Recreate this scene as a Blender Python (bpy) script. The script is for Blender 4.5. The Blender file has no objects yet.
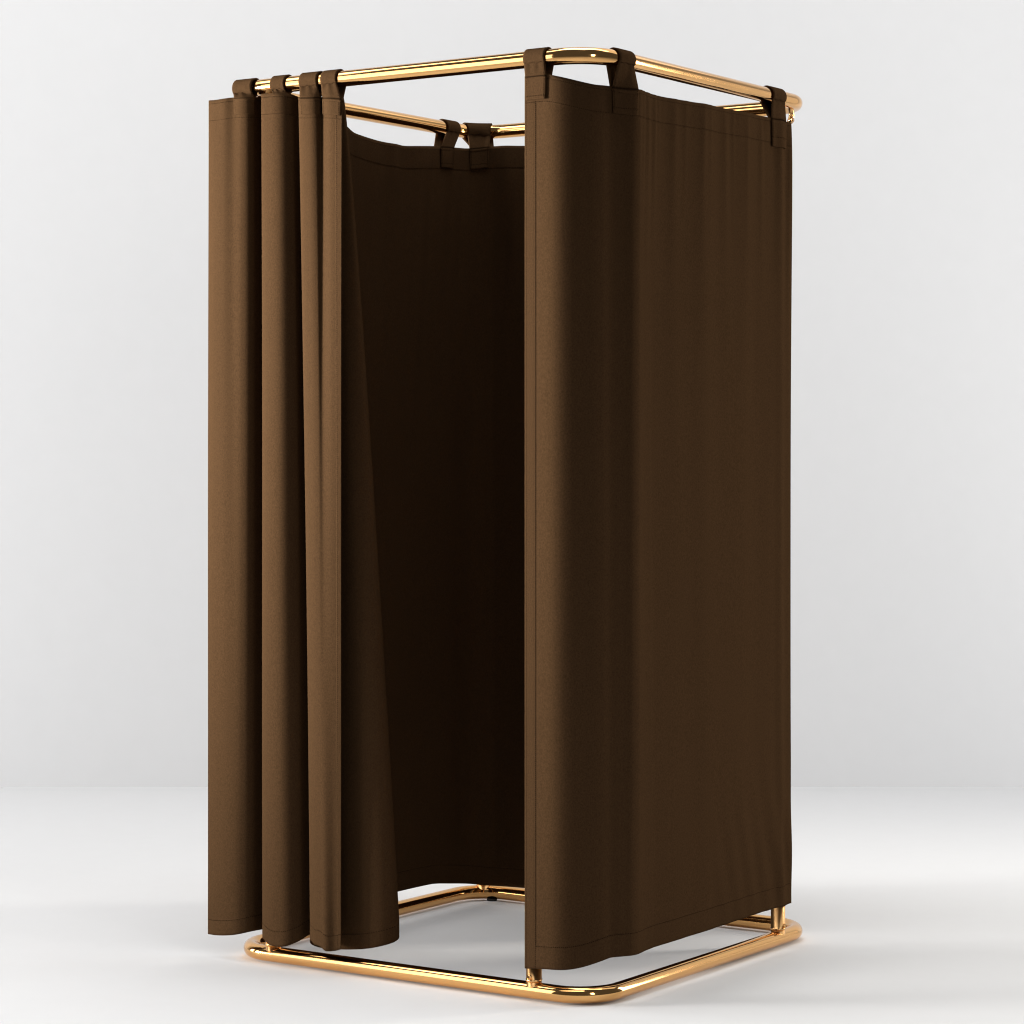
import bpy, math, random
import numpy as np

sc = bpy.context.scene
col = sc.collection
rng = np.random.RandomState(7)

# ------------------------------------------------------------------ measures
W, D, RC = 1.0363, 1.0330, 0.10      # ring width, depth, corner radius (centre lines)
ZR = 0.0225                          # centre of the bottom rail above the floor
H = 2.10                             # bottom rail centre to top rail centre
ZT = ZR + H
RR = 0.0190                          # rail tube radius
F_PX, YAW = 2575.12, -0.593076
CAM = np.array([3.04628, -4.84288, 1.2079 + ZR])
FW = np.array([math.sin(YAW), math.cos(YAW)])
RT = np.array([math.cos(YAW), -math.sin(YAW)])

def at_y(px, y):
    d = FW + RT * (px - 512) / F_PX
    t = (y - CAM[1]) / d[1]
    return CAM[0] + d[0] * t
def at_x(px, x):
    d = FW + RT * (px - 512) / F_PX
    t = (x - CAM[0]) / d[0]
    return CAM[1] + d[1] * t

def column(p):
    d = np.asarray(p[:2], float) - CAM[:2]
    return 512 + F_PX * (d @ RT) / (d @ FW)
def ring_near(p):
    """nearest point of the rail's centre line, and the outward direction there"""
    x, y = p[0] + W / 2, p[1] - D / 2
    hx, hy = W / 2 - RC, D / 2 - RC
    if abs(x) > hx and abs(y) > hy:
        c = np.array([math.copysign(hx, x), math.copysign(hy, y)])
        d = np.array([x, y]) - c; d /= np.linalg.norm(d); q = c + d * RC
    elif W / 2 - abs(x) < D / 2 - abs(y): d = np.array([math.copysign(1., x), 0]); q = np.array([d[0] * W / 2, y])
    else: d = np.array([0, math.copysign(1., y)]); q = np.array([x, d[1] * D / 2])
    return np.array([q[0] - W / 2, q[1] + D / 2]), d
def ring_at(px, guess, step):
    """walk along the ring from guess to the picture column px"""
    best = None; p = np.array(guess, float)
    for k in range(800):
        q, d = ring_near(p)
        e = abs(column(q) - px)
        if best is None or e < best[0]: best = (e, q, d)
        p = q + np.array([-d[1], d[0]]) * step
    return best[1], best[2]

# ------------------------------------------------------------------ helpers
def empty(name, loc, label, cat, group=None):
    o = bpy.data.objects.new(name, None)
    col.objects.link(o); o.location = loc
    o.empty_display_size = .05
    o['label'] = label; o['category'] = cat
    if group: o['group'] = group
    return o

def mesh_obj(name, verts, faces, mat, parent=None, smooth=True, uvs=None, uv2=None):
    base = np.array(parent_world(parent))
    V = np.asarray(verts, float) - base
    me = bpy.data.meshes.new(name)
    me.from_pydata([tuple(map(float, v)) for v in V], [], [tuple(map(int, f)) for f in faces])
    me.polygons.foreach_set('use_smooth', [smooth] * len(me.polygons))
    li = np.zeros(len(me.loops), dtype=np.int32); me.loops.foreach_get('vertex_index', li)
    for nm, uv in (('UVMap', uvs), ('Edge', uv2)):
        if uv is not None:
            l = me.uv_layers.new(name=nm)
            l.data.foreach_set('uv', np.asarray(uv, np.float32)[li].ravel())
    me.materials.append(mat); me.update()
    o = bpy.data.objects.new(name, me); col.objects.link(o)
    if parent: o.parent = parent
    return o

def parent_world(p):
    v = np.zeros(3)
    while p is not None:
        v = v + np.array(p.location); p = p.parent
    return v

def tube(path, r, seg=28, closed=False):
    P = np.asarray(path, float); n = len(P)
    V = []; Fc = []
    for i in range(n):
        if closed: t = P[(i + 1) % n] - P[i - 1]
        else: t = P[min(i + 1, n - 1)] - P[max(i - 1, 0)]
        t = t / np.linalg.norm(t)
        up = np.array([0, 0, 1.]) if abs(t[2]) < .9 else np.array([1., 0, 0])
        a = np.cross(t, up); a /= np.linalg.norm(a); b = np.cross(a, t)
        for k in range(seg):
            w = 2 * math.pi * k / seg
            V.append(P[i] + r * (math.cos(w) * a + math.sin(w) * b))
    m = n if closed else n - 1
    for i in range(m):
        j = (i + 1) % n
        for k in range(seg):
            l = (k + 1) % seg
            Fc.append((i * seg + k, i * seg + l, j * seg + l, j * seg + k))
    if not closed:
        Fc.append(tuple(range(seg)))
        Fc.append(tuple(range((n - 1) * seg, n * seg))[::-1])
    return V, Fc

def lathe(profile, origin, axis, seg=24):
    """profile [(dist along axis, radius)]"""
    ax = np.array(axis, float); ax /= np.linalg.norm(ax)
    up = np.array([0, 0, 1.]) if abs(ax[2]) < .9 else np.array([1., 0, 0])
    a = np.cross(ax, up); a /= np.linalg.norm(a); b = np.cross(a, ax)
    V = []; Fc = []
    for d, r in profile:
        for k in range(seg):
            w = 2 * math.pi * k / seg
            V.append(np.array(origin) + ax * d + r * (math.cos(w) * a + math.sin(w) * b))
    for i in range(len(profile) - 1):
        for k in range(seg):
            l = (k + 1) % seg
            Fc.append((i * seg + k, i * seg + l, (i + 1) * seg + l, (i + 1) * seg + k))
    Fc.append(tuple(range(seg))); Fc.append(tuple(range((len(profile) - 1) * seg, len(profile) * seg))[::-1])
    return V, Fc

# ------------------------------------------------------------------ materials
def new_mat(name):
    m = bpy.data.materials.new(name); m.use_nodes = True
    nt = m.node_tree; b = nt.nodes['Principled BSDF']
    return m, nt, b

def gold(name, base, rough):
    m, nt, b = new_mat(name)
    b.inputs['Metallic'].default_value = 1
    tc = nt.nodes.new('ShaderNodeTexCoord')
    nz = nt.nodes.new('ShaderNodeTexNoise'); nz.inputs['Scale'].default_value = 9; nz.inputs['Detail'].default_value = 4
    nt.links.new(tc.outputs['Object'], nz.inputs['Vector'])
    mr = nt.nodes.new('ShaderNodeMapRange')
    mr.inputs['To Min'].default_value = rough * .8; mr.inputs['To Max'].default_value = rough * 1.25
    nt.links.new(nz.outputs['Fac'], mr.inputs['Value']); nt.links.new(mr.outputs['Result'], b.inputs['Roughness'])
    mx = nt.nodes.new('ShaderNodeMix'); mx.data_type = 'RGBA'
    mx.inputs['A'].default_value = (*[c * .95 for c in base], 1); mx.inputs['B'].default_value = (*base, 1)
    nt.links.new(nz.outputs['Fac'], mx.inputs['Factor']); nt.links.new(mx.outputs['Result'], b.inputs['Base Color'])
    return m

FAB = (.0378, .0203, .0095)
def cloth_mat(name, lines, hems=()):
    """lines: (uvname, axis, pos, dash_len, strength, lo, hi); hems: (uvname, axis, pos)"""
    m, nt, b = new_mat(name)
    N = nt.nodes; L = nt.links
    def math_(op, a, c=None, clamp=False):
        n = N.new('ShaderNodeMath'); n.operation = op; n.use_clamp = clamp
        for i, v in enumerate((a, c)):
            if v is None: continue
            if isinstance(v, (int, float)): n.inputs[i].default_value = v
            else: L.new(v, n.inputs[i])
        return n.outputs[0]
    sep = {}
    for nm in ('UVMap', 'Edge'):
        u = N.new('ShaderNodeUVMap'); u.uv_map = nm
        s = N.new('ShaderNodeSeparateXYZ'); L.new(u.outputs[0], s.inputs[0]); sep[nm] = (s.outputs[0], s.outputs[1])
    tot = None
    for (nm, ax, pos, dash, st, lo, hi) in lines:
        x = sep[nm][ax]; y = sep[nm][1 - ax]
        d = math_('ABSOLUTE', math_('SUBTRACT', x, pos))
        mk = math_('SUBTRACT', 1, math_('DIVIDE', d, .0013), True)
        if dash:
            dd = math_('FRACT', math_('DIVIDE', y, dash))
            mk = math_('MULTIPLY', mk, math_('LESS_THAN', dd, .62))
        if lo is not None:
            mk = math_('MULTIPLY', mk, math_('MULTIPLY', math_('GREATER_THAN', y, lo), math_('LESS_THAN', y, hi)))
        mk = math_('MULTIPLY', mk, st)
        tot = mk if tot is None else math_('MAXIMUM', tot, mk)
    ht = None
    for (nm, ax, pos) in hems:
        x = sep[nm][ax]
        h = math_('SUBTRACT', 1, math_('DIVIDE', math_('SUBTRACT', x, pos), .003), True)
        ht = h if ht is None else math_('MAXIMUM', ht, h)
    tc = N.new('ShaderNodeTexCoord')
    # weave grain (fine), and very soft tone variation
    mp = N.new('ShaderNodeMapping'); mp.inputs['Scale'].default_value = (1, 1, .8)
    L.new(tc.outputs['Object'], mp.inputs['Vector'])
    n1 = N.new('ShaderNodeTexNoise'); n1.inputs['Scale'].default_value = 320; n1.inputs['Detail'].default_value = 4; n1.inputs['Roughness'].default_value = .7
    L.new(mp.outputs[0], n1.inputs['Vector'])
    n2 = N.new('ShaderNodeTexNoise'); n2.inputs['Scale'].default_value = 5; n2.inputs['Detail'].default_value = 3
    mp2 = N.new('ShaderNodeMapping'); mp2.inputs['Scale'].default_value = (1, 1, .35)
    L.new(tc.outputs['Object'], mp2.inputs['Vector']); L.new(mp2.outputs[0], n2.inputs['Vector'])
    # diagonal twill ribs from the cloth's own coordinates
    tw = math_('SINE', math_('MULTIPLY', math_('ADD', sep['UVMap'][0], math_('MULTIPLY', sep['UVMap'][1], .6)), 2 * math.pi / .0022))
    g = math_('ADD', math_('MULTIPLY', math_('SUBTRACT', n1.outputs['Fac'], .5), 1.35), math_('MULTIPLY', math_('SUBTRACT', n2.outputs['Fac'], .5), .12))
    fac = math_('ADD', 1, g)
    if tot is not None:
        fac = math_('MULTIPLY', fac, math_('SUBTRACT', 1, tot))
    vm = N.new('ShaderNodeVectorMath'); vm.operation = 'SCALE'; vm.inputs[0].default_value = FAB
    L.new(fac, vm.inputs['Scale']); L.new(vm.outputs[0], b.inputs['Base Color'])
    b.inputs['Roughness'].default_value = .82
    b.inputs['Specular IOR Level'].default_value = .0
    b.inputs['Sheen Weight'].default_value = .0
    b.inputs['Sheen Roughness'].default_value = .4
    b.inputs['Sheen Tint'].default_value = (.75, .55, .4, 1)
    h = math_('ADD', math_('MULTIPLY', n1.outputs['Fac'], .00035), math_('MULTIPLY', tw, .00004))
    if ht is not None: h = math_('ADD', h, math_('MULTIPLY', ht, .0016))
    if tot is not None: h = math_('SUBTRACT', h, math_('MULTIPLY', tot, .0012))
    bp = N.new('ShaderNodeBump'); bp.inputs['Distance'].default_value = 1; bp.inputs['Strength'].default_value = .9
    L.new(h, bp.inputs['Height']); L.new(bp.outputs[0], b.inputs['Normal'])
    return m

M_gold = gold('polished_gold', (.75, .415, .155), .085)
M_post = gold('satin_gold_posts', (.80, .46, .19), .30)
M_gold2 = gold('polished_gold_bolts', (.74, .43, .18), .13)
def plain(name, c, rough):
    m, nt, b = new_mat(name)
    tc = nt.nodes.new('ShaderNodeTexCoord'); nz = nt.nodes.new('ShaderNodeTexNoise')
    nz.inputs['Scale'].default_value = 14; nz.inputs['Detail'].default_value = 6
    nt.links.new(tc.outputs['Object'], nz.inputs['Vector'])
    mx = nt.nodes.new('ShaderNodeMix'); mx.data_type = 'RGBA'
    mx.inputs['A'].default_value = (*[v * .985 for v in c], 1); mx.inputs['B'].default_value = (*[min(1, v * 1.015) for v in c], 1)
    nt.links.new(nz.outputs['Fac'], mx.inputs['Factor']); nt.links.new(mx.outputs['Result'], b.inputs['Base Color'])
    b.inputs['Roughness'].default_value = rough; b.inputs['Specular IOR Level'].default_value = .25
    return m
M_floor = plain('matt_white_floor', (.62, .62, .624), .75)
M_wall = plain('matt_white_wall', (.62, .62, .624), .9)
M_rubber = plain('black_rubber', (.02, .018, .016), .6)

# ------------------------------------------------------------------ setting
def quad(name, pts, mat):
    o = mesh_obj(name, pts, [(0, 1, 2, 3)], mat, smooth=False); o['kind'] = 'structure'; return o
DW = 9.535
def cw(r, d, z): return (CAM[0] + RT[0] * r + FW[0] * d, CAM[1] + RT[1] * r + FW[1] * d, z)
quad('floor', [cw(-14, -6, 0), cw(14, -6, 0), cw(14, DW + .02, 0), cw(-14, DW + .02, 0)], M_floor)
quad('wall', [cw(-14, DW, -.02), cw(14, DW, -.02), cw(14, DW, 7), cw(-14, DW, 7)], M_wall)

# ------------------------------------------------------------------ frame
def ring_path(z):
    out = []
    for i, (cx, cy) in enumerate([(-RC, RC), (-RC, D - RC), (-W + RC, D - RC), (-W + RC, RC)]):
        a0 = [-90, 0, 90, 180][i]
        for k in range(19):
            a = math.radians(a0 + k * 5); out.append((cx + RC * math.cos(a), cy + RC * math.sin(a), z))
    # extra points on the straights keep the tube even
    P = []
    n = len(out)
    for i in range(n):
        p = np.array(out[i]); q = np.array(out[(i + 1) % n]); P.append(p)
        if np.linalg.norm(q - p) > .2:
            for k in range(1, 12): P.append(p + (q - p) * k / 12)
    return P

frame = empty('changing_booth_frame', (-W / 2, D / 2, 0),
              'tall gold tube frame with rounded corners that carries the brown curtains on the white floor', 'booth frame')
V, Fc = tube(ring_path(ZT), RR, closed=True); mesh_obj('top_rail', V, Fc, M_gold, frame)
V, Fc = tube(ring_path(ZR), RR, closed=True); br = mesh_obj('bottom_rail', V, Fc, M_gold, frame)

pF = at_y(534, 0.0)            # front right post
qB, dB = ring_at(483, (-.8, D), .0006)       # back post
qR, dR = ring_at(778, (0, .6), .0006)        # right post
posts = [((pF, 0), (0, -1), 'F'), ((at_y(273, 0.0), 0), (0, -1), 'F'), (tuple(qB), (-dB[0], -dB[1]), 'B'), (tuple(qR), tuple(dR), 'S')]
for (px, py), nrm, kind in posts:
    V, Fc = tube([(px, py, ZR + RR * .5), (px, py, .5), (px, py, 1.2), (px, py, ZT - RR * .5)], .0178, seg=28)
    po = mesh_obj('post', V, Fc, M_post, frame)
    n3 = np.array([nrm[0], nrm[1], 0.]); t3 = np.array([-n3[1], n3[0], 0])
    for zz, sg in ((ZR, 1), (ZT, -1)):
        # welded-on saddle under the post end with a round-headed screw
        z0 = zz + sg * (RR + .0035)
        V, Fc = lathe([(0, .0178), (0, .0186), (.001, .0190), (.003, .0190), (.004, .0186), (.004, .0178)], (px, py, z0 - (0 if sg > 0 else .004)), (0, 0, 1), 32)
        mesh_obj('collar', V, Fc, M_gold2, po)
        if sg < 0: continue
        og = np.array([px, py, zz + sg * (RR + .014)]) + n3 * .0168
        V, Fc = lathe([(0, .0045), (.002, .0062), (.0035, .0062), (.0052, .005), (.006, .0025)], og, n3, 18)
        mesh_obj('screw', V, Fc, M_gold2, po)
# small feet under the rail, set inwards
for fx, fy in ((at_y(492, D - .014), D - .014), (-.03, .6), (-.6, .03)):
    V, Fc = lathe([(0, .012), (.001, .014), (.0058, .014), (.0066, .012)], (fx, fy, 0), (0, 0, 1), 20)
    mesh_obj('foot_pad', V, Fc, M_rubber, frame)
# corner elbow lug under the right end of the top rail
lx, ly = -.016, D - .075
V, Fc = tube([(lx + .004, ly, ZT - RR * .6), (lx + .004, ly + .004, ZT - .034), (lx, ly, ZT - .052)], .0075, 16)
lug = mesh_obj('corner_lug', V, Fc, M_gold2, frame)
V, Fc = lathe([(0, .005), (.003, .008), (.008, .008), (.011, .004)], (lx + .004, ly - .004, ZT - .046), (.8, -.6, 0), 16)
mesh_obj('screw', V, Fc, M_gold2, lug)

# ------------------------------------------------------------------ cloth
def catmull(P, m):
    P = np.asarray(P, float); n = len(P)
    E = np.vstack([2 * P[0] - P[1], P, 2 * P[-1] - P[-2]])
    out = []
    for t in np.linspace(0, n - 1, m):
        i = min(int(t), n - 2); f = t - i
        p0, p1, p2, p3 = E[i], E[i + 1], E[i + 2], E[i + 3]
        out.append(.5 * ((2 * p1) + (p2 - p0) * f + (2 * p0 - 5 * p1 + 4 * p2 - p3) * f * f + (3 * p1 - p0 - 3 * p2 + p3) * f ** 3))
    return np.array(out)

class Cloth:
    def __init__(s, top, bot, ztop, zbot, wfun, disp, nu=420, nv=260):
        A = catmull(top, 3000); B = catmull(bot, 3000)
        M = ((A + B) / 2)[:, :2]; A3, B3 = A, B
        L = np.r_[0, np.cumsum(np.hypot(*np.diff(M, axis=0).T))]
        s.len = L[-1]; s.u = np.linspace(0, s.len, nu)
        A = np.c_[np.interp(s.u, L, A[:, 0]), np.interp(s.u, L, A[:, 1])]
        B = np.c_[np.interp(s.u, L, B[:, 0]), np.interp(s.u, L, B[:, 1])]
        # rows: a few denser near the hems
        v = np.linspace(0, 1, nv); s.v = v - .06 * np.sin(2 * np.pi * v) / (2 * np.pi) * 1.0
        ztop_, zbot_ = ztop, zbot
        zt = np.array([ztop(x) for x in s.u]) if callable(ztop) else None; zb = np.array([zbot(x) for x in s.u]) if callable(zbot) else None
        if ztop_ is None: zt = np.interp(s.u, L, A3[:, 2]); zb = np.interp(s.u, L, B3[:, 2]); ztop_ = zbot_ = len
        if not callable(ztop_): zt = s.fit_z(A, ztop_)
        if not callable(zbot_): zb = s.fit_z(B, zbot_)
        P = np.zeros((nv, nu, 3))
        for j, vv in enumerate(s.v):
            w = wfun(vv)[:, None] if np.ndim(wfun(vv)) else wfun(vv)
            XY = A * (1 - w) + B * w
            T = np.gradient(XY, axis=0); T /= np.linalg.norm(T, axis=1)[:, None] + 1e-9
            N = np.c_[T[:, 1], -T[:, 0]]
            Z = zt * (1 - vv) + zb * vv
            d = disp(s.u, zt - Z, Z - zb)
            P[j, :, :2] = XY + N * d[:, None]; P[j, :, 2] = Z
        s.P = P; s.nu = nu; s.nv = nv; s.zt = zt; s.zb = zb
        s.N = None
        dU = np.gradient(P, axis=1); dV = np.gradient(P, axis=0)
        Nn = np.cross(dV, dU); Nn /= np.linalg.norm(Nn, axis=2)[..., None] + 1e-12
        # face the camera side: same sign as (ty,-tx)
        T = dU[..., :2]; ref = T[..., 1] * Nn[..., 0] - T[..., 0] * Nn[..., 1]
        Nn *= np.where(ref.mean() > 0, 1, -1); s.Nn = Nn
    def fit_z(s, A, marks):
        """height of an edge measured at a few columns of the cloth, smoothed in between"""
        d = A - CAM[:2]; dep = d @ FW; c = 512 + F_PX * (d @ RT) / dep
        us, zs = [], []
        for px, y in marks:
            k = np.abs(c - px).argmin(); us.append(s.u[k]); zs.append(CAM[2] - (y - 454.69) * dep[k] / F_PX)
        o = np.argsort(us); z = np.interp(s.u, np.array(us)[o], np.array(zs)[o])
        kn = np.hanning(31); kn /= kn.sum()
        return np.convolve(np.pad(z, 15, mode='edge'), kn, 'valid')
    def surf(s, u, t):
        """point and normal at u metres along, t metres under the top edge"""
        x = np.clip(u / s.len * (s.nu - 1), 0, s.nu - 1.001); i = int(x); fx = x - i
        Zc = s.P[:, i, 2] * (1 - fx) + s.P[:, i + 1, 2] * fx
        z = Zc[0] - t
        j = int(np.clip(np.searchsorted(-Zc, -z) - 1, 0, s.nv - 2)); fy = np.clip((Zc[j] - z) / (Zc[j] - Zc[j + 1]), 0, 1)
        def g(A): return (A[j, i] * (1 - fx) + A[j, i + 1] * fx) * (1 - fy) + (A[j + 1, i] * (1 - fx) + A[j + 1, i + 1] * fx) * fy
        n = g(s.Nn); return g(s.P), n / np.linalg.norm(n)
    def u_at(s, px):
        """u where the top edge passes the given picture column nearest the viewer"""
        d = s.P[0, :, :2] - CAM[:2]
        c = 512 + F_PX * (d @ RT) / (d @ FW)
        dep = d @ FW
        k = np.where(np.abs(c - px) < 1.6)[0]
        if len(k) == 0: k = np.array([np.abs(c - px).argmin()])
        return s.u[k[dep[k].argmin()]]
    def build(s, name, mat, parent, thick=.0026):
        nu, nv = s.nu, s.nv
        idx = np.arange(nu * nv).reshape(nv, nu)
        F = np.stack([idx[:-1, :-1], idx[1:, :-1], idx[1:, 1:], idx[:-1, 1:]], -1).reshape(-1, 4)
        U = np.broadcast_to(s.u, (nv, nu)); Zb = s.P[..., 2] - s.zb[None]; Zt = s.zt[None] - s.P[..., 2]
        uv = np.stack([U, Zb], -1).reshape(-1, 2); ed = np.stack([s.len - U, Zt], -1).reshape(-1, 2)
        o = mesh_obj(name, s.P.reshape(-1, 3), F, mat, parent, True, uv, ed)
        md = o.modifiers.new('thickness', 'SOLIDIFY'); md.thickness = thick; md.offset = 0
        return o

TABW = .052
def tab(cl, uc, sign, parent, mat, w=TABW, pl=.052, skew=0., lean=0., backlen=.03, flare=1., rw=1., inside=False, straight=False):
    """strap sewn on the cloth, looped over the rail, sewn again behind. rail(pt)->(axis point xy, outward xy)"""
    ns = 13; cols = []
    R = RR + .0028
    for k in range(ns):
        sx = (k / (ns - 1) - .5) * w
        pts = []; tt = []
        for t in np.linspace(pl, 0.004, 9):
            taper = flare - .06 * (t / pl)
            p, n = cl.surf(uc + sx * taper, t + (.004 if inside else 0)); pts.append(p + n * (-.0044 if inside else .0044)); tt.append(t)
        p0, n0 = cl.surf(uc + sx, 0.0)
        pc, nc = cl.surf(uc, 0.0); tx = np.array([-nc[1], nc[0]]); tx /= np.linalg.norm(tx)
        c, o = ring_near(pc[:2] + tx * (sx * rw + lean)); o = o * sign
        if straight: c = np.array([pc[0] + sx + lean, 0.]); o = np.array([0., -1.])
        c = np.array([c[0], c[1], ZT]); o3 = np.array([o[0], o[1], 0.])
        a0 = -38 + 3 * math.sin(k * 1.3 + uc * 7)
        for ph in np.linspace(a0, 180 + 30, 22):
            a = math.radians(ph); pts.append(c + o3 * math.cos(a) * R + np.array([0, 0, math.sin(a) * R])); tt.append(-.01 - (ph - a0) / 250 * .07)
        for t in np.linspace(0.002, backlen, 5):
            p, n = cl.surf(uc + sx + skew, t); pts.append(p - n * .0036); tt.append(-.09 - t)
        Pk = catmull(pts, 90)
        cols.append(Pk)
        T = np.interp(np.linspace(0, len(tt) - 1, 90), range(len(tt)), tt)
    G = np.array(cols)                                  # ns x 90 x 3
    # cloth-like slackness
    m = G.shape[1]; idx = np.arange(ns * m).reshape(ns, m)
    F = np.stack([idx[:-1, :-1], idx[:-1, 1:], idx[1:, 1:], idx[1:, :-1]], -1).reshape(-1, 4)
    S = np.linspace(0, w, ns)[:, None] + 0 * T[None]
    uv = np.stack([S, 0 * S + T[None] + .2], -1).reshape(-1, 2)
    ed = np.stack([w - S, 0 * S + T[None] + .2], -1).reshape(-1, 2)
    o = mesh_obj('tab', G.reshape(-1, 3), F, mat, parent, True, uv, ed)
    md = o.modifiers.new('thickness', 'SOLIDIFY'); md.thickness = .0036; md.offset = 0
    return o

M_tab = cloth_mat('brown_tab_cloth', [
    ('UVMap', 0, .004, .0045, .75, .2, .25), ('Edge', 0, .004, .0045, .75, .2, .25),
    ('UVMap', 1, .2465, .0045, .8, None, None), ('UVMap', 1, .2035, 0, .8, None, None)])

def gauss(u, c, w): return np.exp(-((u - c) / w) ** 2)
def wob(seed, n, f0, f1):
    r = np.random.RandomState(seed)
    k = [(r.uniform(f0, f1), r.uniform(0, 6.28), r.uniform(.4, 1)) for _ in range(n)]
    return lambda u: sum(a * np.sin(2 * np.pi * f * u + p) for f, p, a in k) / n

GROUP = 'brown curtains hung by tabs on the gold frame'
# ---- curtain round the front right corner and along the right side
x0 = at_y(524.5, -.024)
yE = at_x(790, .022)
o_ = .022
def sidepath(k):
    p = [(x0, -o_), (x0 + .02, -o_ - .001), (-.104, -.0240), (-.080, -.0195), (-.058, -.007), (-.039, .010), (-.022, .030), (-.009, .052), (-.001, .073),
         (.006 + .006 * (1 - k), .090), (.016 + .004 * (1 - k), .104), (.022 + .014 * k, .117), (.022 + .024 * k, .134), (.022 + .022 * k, .150), (.022 + .013 * k, .175), (.022 + .005 * k, .205), (.022 - .001 * k, .25)]
    for y in np.linspace(.42, yE, 7): p.append((o_, y))
    return p
topS = sidepath(.75)
botS = [(a + (.004 if i > 16 else 0), b) for i, (a, b) in enumerate(sidepath(.35))]
side = empty('booth_curtain', (0, D / 2, 0.06), 'flat brown curtain wrapping the front corner and closing the right side, facing the viewer', 'curtain', GROUP)
fA = wob(3, 5, .8, 3.2); fB = wob(5, 7, 9, 24); fC = wob(8, 6, 2.5, 6); fD = wob(12, 6, 6, 14)
wr = [(.315, .006, .0028, .16), (.345, .009, .004, .34), (.388, .007, .0036, .2), (.41, .006, .0018, .10), (.475, .013, .003, .30), (.52, .006, .0016, .10), (.590, .010, .0030, .22),
      (.625, .007, .0016, .14), (.70, .012, .0036, .34), (.738, .006, .0018, .12), (.80, .009, .003, .22), (.88, .009, .003, .3), (.97, .012, .004, .5), (1.03, .010, .005, .9)]
def dispS(u, dt, db):
    g = .0
    free = np.clip((u - .16) / .12, 0, 1)
    g = g + .0085 * fC(u) * free * np.exp(-((dt - 1.0) / 1.2) ** 2)
    g = g - .007 * gauss(u, .43, .05) * np.exp(-dt / 1.2)
    g = g + .011 * gauss(u, .60, .06) * np.exp(-dt / 1.8) + .009 * gauss(u, .80, .055) * np.exp(-dt / 1.5) + .005 * gauss(u, .98, .02)
    for c, w, a, l in wr:
        cc = c + .02 * np.sin(dt * 3 + c * 9) * dt
        g = g + 1.7 * a * gauss(u, cc, w * 1.15 * (1 + dt * 2.2)) * (np.exp(-dt / l) - .75 * np.exp(-dt / .04))
    # slight puckers at the bottom right
    g = g + .009 * fD(u + .25 * db) * np.exp(-((db - .12) / .16) ** 2) * np.clip((u - .6) / .2, 0, 1)
    g = g + .0016 * fB(u) * np.exp(-dt / .12) * free
    g = g + .0025 * np.sin(db * 2.4 + u * 3) * free
    return g + 0 * u
Lc = None
def ztS(u):
    # hangs lower between the tabs
    z = ZT - .038
    z -= .030 * math.exp(-((u - .215) / .075) ** 2) + .012 * max(0, min(1, (u - .14) / .1))
    z -= .010 * math.exp(-((u - .62) / .2) ** 2)
    return z
def zbS(u): return .0785 - .004 * math.exp(-((u - .12) / .06) ** 2) + .0015 * math.sin(u * 7)
mT = [(525, 76.5), (547, 74), (562, 77), (578, 81), (594, 84.7), (609, 86), (633, 88.8), (660, 95.6), (690, 102), (720, 108), (767, 117.5), (790, 123)]
mB = [(525, 968.5), (545, 969), (567, 970), (581, 967.6), (609, 957.5), (660, 945), (700, 932), (747, 916.6), (771, 909), (790, 903.5)]
cs = Cloth(topS, botS, mT, mB, lambda v: v, dispS, nu=620, nv=280)
M_side = cloth_mat('brown_side_cloth', [
    ('UVMap', 0, .006, .0045, .5, None, None), ('UVMap', 0, .030, .0045, .9, None, None), ('UVMap', 0, .0265, 0, .30, None, None),
    ('UVMap', 1, .050, .0045, .9, .03, 9), ('Edge', 1, .009, .0045, .55, None, None), ('Edge', 1, .060, .0045, .75, -1, 1.10)],
    [('UVMap', 0, .030), ('UVMap', 1, .050), ('Edge', 1, .060)])
cs.build('cloth', M_side, side)
rf = lambda p: ((p[0], 0.), (0., -1.)); rs = lambda p: ((0., p[1]), (1., 0.))
rl = lambda p: ((-W, p[1]), (1., 0.)); rb = lambda p: ((p[0], D), (0., -1.))
tab(cs, .033, 1, side, M_tab, w=.056, pl=.055, skew=.010, lean=-.010)
tab(cs, cs.u_at(624.5), 1, side, M_tab, w=.062, pl=.060, lean=.016, flare=1.0, rw=1.3)
tab(cs, cs.u_at(780.5), 1, side, M_tab, w=.066, pl=.070, lean=.022, flare=1.08)
print('SIDE u', cs.len, cs.u_at(624), cs.u_at(781.5))

# ---- front curtain, drawn to the left in pleats
def fp(lst):
    out = []
    for px, n, yy in lst:
        p = (at_y(px, -n), -n); dep = (np.array(p) - CAM[:2]) @ FW
        out.append((p[0], p[1], CAM[2] - (yy - 454.69) * dep / F_PX))
    return out
topF = fp([(209.5, .018, 100.5), (215, .029, 100), (224, .035, 98.8), (233, .032, 97.5), (241, .035, 97), (249, .028, 97), (256, .010, 97), (263, -.012, 97), (268, -.020, 96),
           (266, -.004, 94.5), (262, .018, 94), (262.5, .034, 93.8), (270, .041, 93.2), (280, .037, 93), (290, .020, 94), (299, -.004, 97), (309, -.040, 97), (322, -.055, 98), (334, -.050, 98), (341, -.038, 98),
           (342, -.024, 98), (333, -.016, 98), (320, -.012, 97), (306, -.004, 97), (299.5, .012, 97), (300.5, .030, 97), (309, .036, 97), (316, .030, 97), (321.5, .017, 97), (330, .031, 97), (342, .030, 98)])
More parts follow.
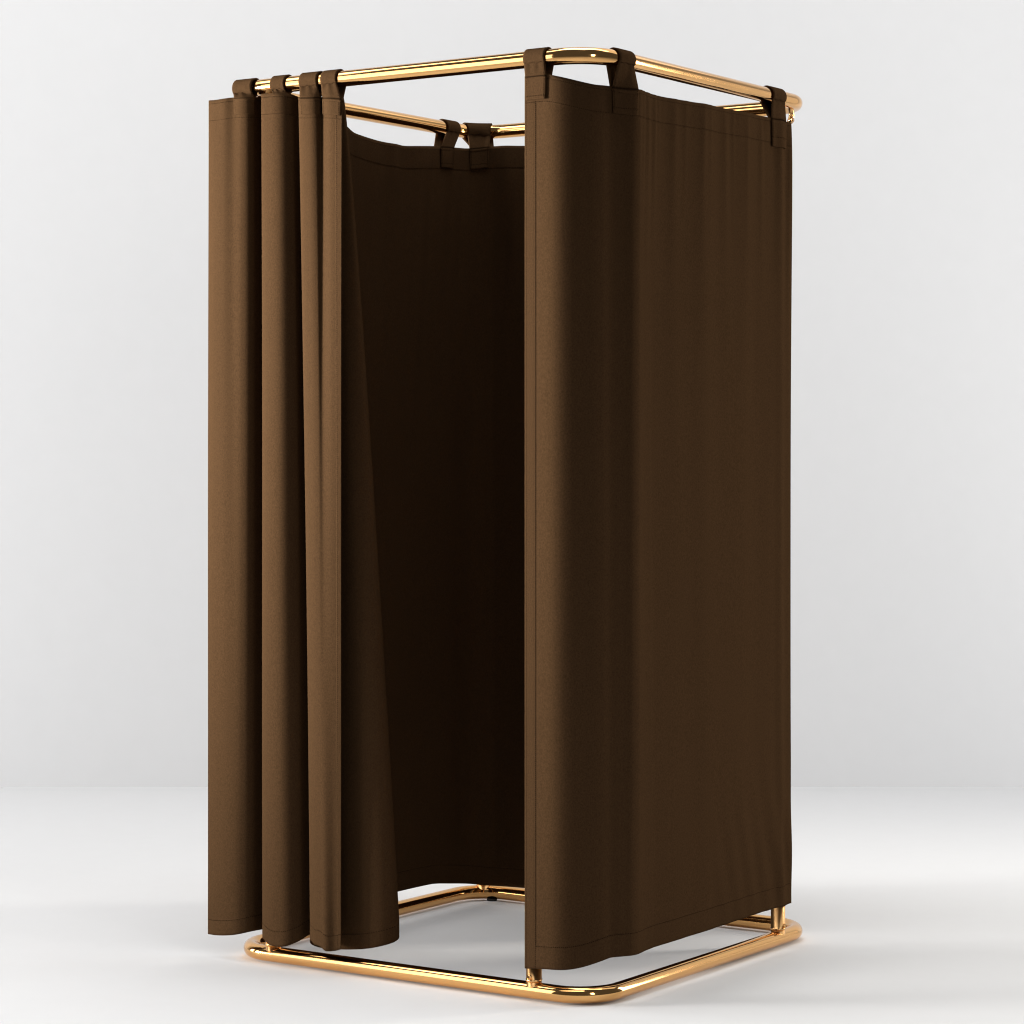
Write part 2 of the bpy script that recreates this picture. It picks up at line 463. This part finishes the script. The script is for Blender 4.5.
botF = fp([(208, .020, 934), (214, .032, 935), (223, .040, 935.5), (233, .041, 935), (242, .034, 933.5), (251, .020, 931.5), (262, -.010, 929.5), (274, -.040, 928), (281, -.048, 928),
           (274, -.030, 930), (265, .004, 935), (264, .028, 938.5), (272, .042, 945.5), (284, .042, 946.5), (298, .020, 941.5), (312, -.020, 934), (335, -.085, 932), (365, -.13, 932), (389, -.135, 933.5), (398.5, -.10, 936.5),
           (393, -.045, 942.5), (372, -.012, 948), (350, -.012, 949.5), (326, -.018, 948.5), (312.5, .000, 945), (311, .022, 940), (315, .036, 944.5), (321, .044, 946.5), (326, .048, 951), (334, .040, 951), (341, .036, 949.5)])
fr = empty('booth_curtain', (-W + .1, 0, .03), 'brown curtain drawn aside into pleats at the left of the open doorway', 'curtain', GROUP)
def wF(v): return min(1, max(0, v * 1.02 + .0)) ** .8
fE = wob(21, 6, 2, 7); fG = wob(23, 7, 10, 26)
def dispF(u, dt, db):
    return .0022 * fE(u + .08 * dt) + .0022 * fG(u) * np.exp(-dt / .10) + .0016 * fG(u + 2) * np.exp(-db / .2)
LF = [None]
def ztF(u): return ZT - .030 - .007 * math.exp(-((u - .0) / .1) ** 2) - .003 * math.sin(u * 30)
def zbF(u): return .059 + .002 * math.sin(u * 21)
cf = Cloth(topF, botF, None, None, wF, dispF, nu=900, nv=260)
M_front = cloth_mat('brown_front_cloth', [
    ('Edge', 0, .011, .0045, .8, None, None), ('UVMap', 1, .036, .0045, .85, None, None),
    ('Edge', 1, .009, .0045, .7, None, None), ('Edge', 1, .050, .0045, .6, None, None)],
    [('Edge', 0, .011), ('UVMap', 1, .036), ('Edge', 1, .050)])
cf.build('cloth', M_front, fr)
print('FRONT', cf.len, [cf.u_at(q) for q in (243, 280, 309, 331)])
tab(cf, cf.u_at(243.5), 1, fr, M_tab, w=.058, pl=.042, lean=-.020, straight=True)
tab(cf, cf.u_at(280), 1, fr, M_tab, w=.048, pl=.03, lean=-.028, inside=True)
tab(cf, cf.u_at(309), 1, fr, M_tab, w=.054, pl=.042, lean=-.020)
tab(cf, cf.u_at(330), 1, fr, M_tab, w=.046, pl=.042, lean=-.018)

# ---- curtain closing the left side and the back, seen from inside
bk = empty('booth_curtain', (-W, D, .06), 'shaded brown curtain inside the booth, closing its left side and back around the far corner', 'curtain', GROUP)
i_ = .022
pts = [(-W + i_, .10), (-W + i_, .22), (-W + i_, .34), (-W + i_, .48), (-W + i_, .62), (-W + i_, .76), (-W + i_, .87)]
rc2 = .085; cx2 = -W + i_ + rc2; cy2 = D - i_ - rc2
for a in (180, 150, 120, 90): pts.append((cx2 + rc2 * math.cos(math.radians(a)), cy2 + rc2 * math.sin(math.radians(a))))
for x in (-.78, -.66, -.54, -.40, -.26, -.12): pts.append((x, D - i_))
fH = wob(31, 6, 1.5, 5); fI = wob(33, 7, 8, 20)
UC = .85
def dispB(u, dt, db):
    g = .022 * fH(u + .05 * dt) * np.exp(-((dt - .9) / 1.2) ** 2) + .010 * fI(u + .1 * dt) * np.exp(-dt / .35) * (1 - .8 * np.exp(-dt / .05))
    g = g + .010 * gauss(u, .30, .05) * np.exp(-dt / 1.5) + .008 * gauss(u, .52, .04) * np.exp(-dt / 1.0) + .010 * gauss(u, .98 + .10 * dt, .03 + .03 * dt) * np.exp(-dt / .6)
    return g
def ztB(u):
    z = ZT - .040
    z -= .020 * math.exp(-((u - .42) / .22) ** 2) - .01 * math.exp(-(u / .12) ** 2)
    z -= .006 * math.exp(-((u - .87) / .06) ** 2)
    return z
def zbB(u): return .072 - .004 * math.sin(u * 4)
mT = [(335, 118), (343, 126), (352, 132.5), (377, 141), (402, 146), (440, 146), (455, 147.5), (470, 148.7), (492, 146), (522, 146), (600, 142), (700, 132)]
mB = [(340, 905), (395, 892), (434, 883.5), (473, 884), (488, 886), (522, 888), (600, 894), (700, 903)]
cb = Cloth(pts, pts, mT, mB, lambda v: v, dispB, nu=560, nv=220)
M_back = cloth_mat('brown_back_cloth', [
    ('UVMap', 1, .050, .0045, .8, None, None), ('Edge', 1, .009, .0045, .5, None, None), ('Edge', 1, .060, .0045, .8, None, None)],
    [('UVMap', 1, .050), ('Edge', 1, .060)])
cb.build('cloth', M_back, bk)
tab(cb, cb.u_at(447.5), -1, bk, M_tab, w=.058, pl=.058, skew=-.02, lean=.038)
tab(cb, cb.u_at(480), -1, bk, M_tab, w=.060, pl=.058, skew=.012, lean=.002)
tab(cb, .05, -1, bk, M_tab, pl=.058)
tab(cb, cb.len - .50, -1, bk, M_tab, pl=.058)
tab(cb, cb.len - .25, -1, bk, M_tab, pl=.058)

# ------------------------------------------------------------------ light
w = bpy.data.worlds.new('World'); sc.world = w; w.use_nodes = True
bg = w.node_tree.nodes['Background']; bg.inputs[0].default_value = (1, 1, 1, 1); bg.inputs[1].default_value = .09
def area(name, loc, target, sx, sy, power, colr=(1, 1, 1)):
    l = bpy.data.lights.new(name, 'AREA'); l.shape = 'RECTANGLE'; l.size = sx; l.size_y = sy; l.energy = power; l.color = colr
    o = bpy.data.objects.new(name, l); col.objects.link(o); o.location = loc
    import mathutils
    d = mathutils.Vector(target) - mathutils.Vector(loc); o.rotation_euler = d.to_track_quat('-Z', 'Y').to_euler()
    return o
key = area('key_softbox', (-5.2, -3.7, 1.2), (-.5, -.1, 1.95), 1.2, 1.7, 174, (1, .985, .96))
key.data.spread = math.radians(50)
area('left_scrim', cw(-5.6, 4.0, 2.2), (-.5, 0, 1.6), 2.0, 4.2, 92)
area('overhead_fill', (-.45, .6, 5.8), (-.45, .61, 0), 2.4, 2.4, 92)  # unseen lamp added to lift the floor inside the ring
area('wall_fill', cw(-1.2, 6.3, 6.0), cw(-1.0, DW, 1.5), 9, 1.2, 150)  # added fill from above that brightens the wall
area('left_wall_fill', cw(-4.4, 7.4, 1.0), cw(-.6, DW, .6), 1.0, 2.0, 54)  # unseen background light put in to even out the wall's left
area('right_wall_fill', cw(4.4, 7.4, .9), cw(.8, DW, .5), 1.0, 1.8, 52)  # background light added for the right half of the wall
area('floor_fill', cw(2.9, 7.6, 5.2), cw(1.6, 6.6, 0), 4.2, 3.6, 52)  # added fill that lightens the booth's shadow on the right floor
area('left_floor_fill', cw(-3.8, 7.2, 4.6), cw(-2.2, 9.0, 1.2), 3, 2, 50)  # extra unseen fill for the far left floor and wall
fl = area('front_floor_fill', cw(-.9, 4.1, 3.4), cw(-.9, 4.12, 0), 3.0, .8, 16)  # added only to brighten the floor before the booth
fl.data.spread = math.radians(90)
sl = area('side_softbox', cw(4.75, 7.45, 1.9), cw(.0, 6.35, 1.15), .6, 1.9, 33, (1, .94, .84))
sl.data.spread = math.radians(84)
area('front_side_fill', cw(2.3, 1.8, 2.0), cw(.2, 6.3, 1.15), .6, 1.8, 42, (1, .96, .90))  # weak added fill, softens the dark band past the front corner
area('right_rail_fill', cw(4.6, 8.3, 1.8), cw(.2, 6.4, 1.4), 1.4, 3.4, 7)  # unseen emitter added for the tan reflection in the side rails

# ------------------------------------------------------------------ camera
cd = bpy.data.cameras.new('camera'); cam = bpy.data.objects.new('camera', cd); col.objects.link(cam)
cam.location = CAM; cam.rotation_euler = (math.pi / 2, 0, -YAW)
cd.sensor_width = 36; cd.lens = F_PX / 1024 * 36; cd.shift_y = -(512 - 454.69) / 1024
cd.clip_end = 200; sc.cycles.filter_width = 1.15; sc.camera = cam

vs = sc.view_settings; vs.view_transform = 'Standard'; vs.look = 'None'; vs.exposure = 0; vs.gamma = 1; vs.use_curve_mapping = False
sc.render.engine = 'CYCLES'
sc.render.resolution_x = 1024; sc.render.resolution_y = 1024
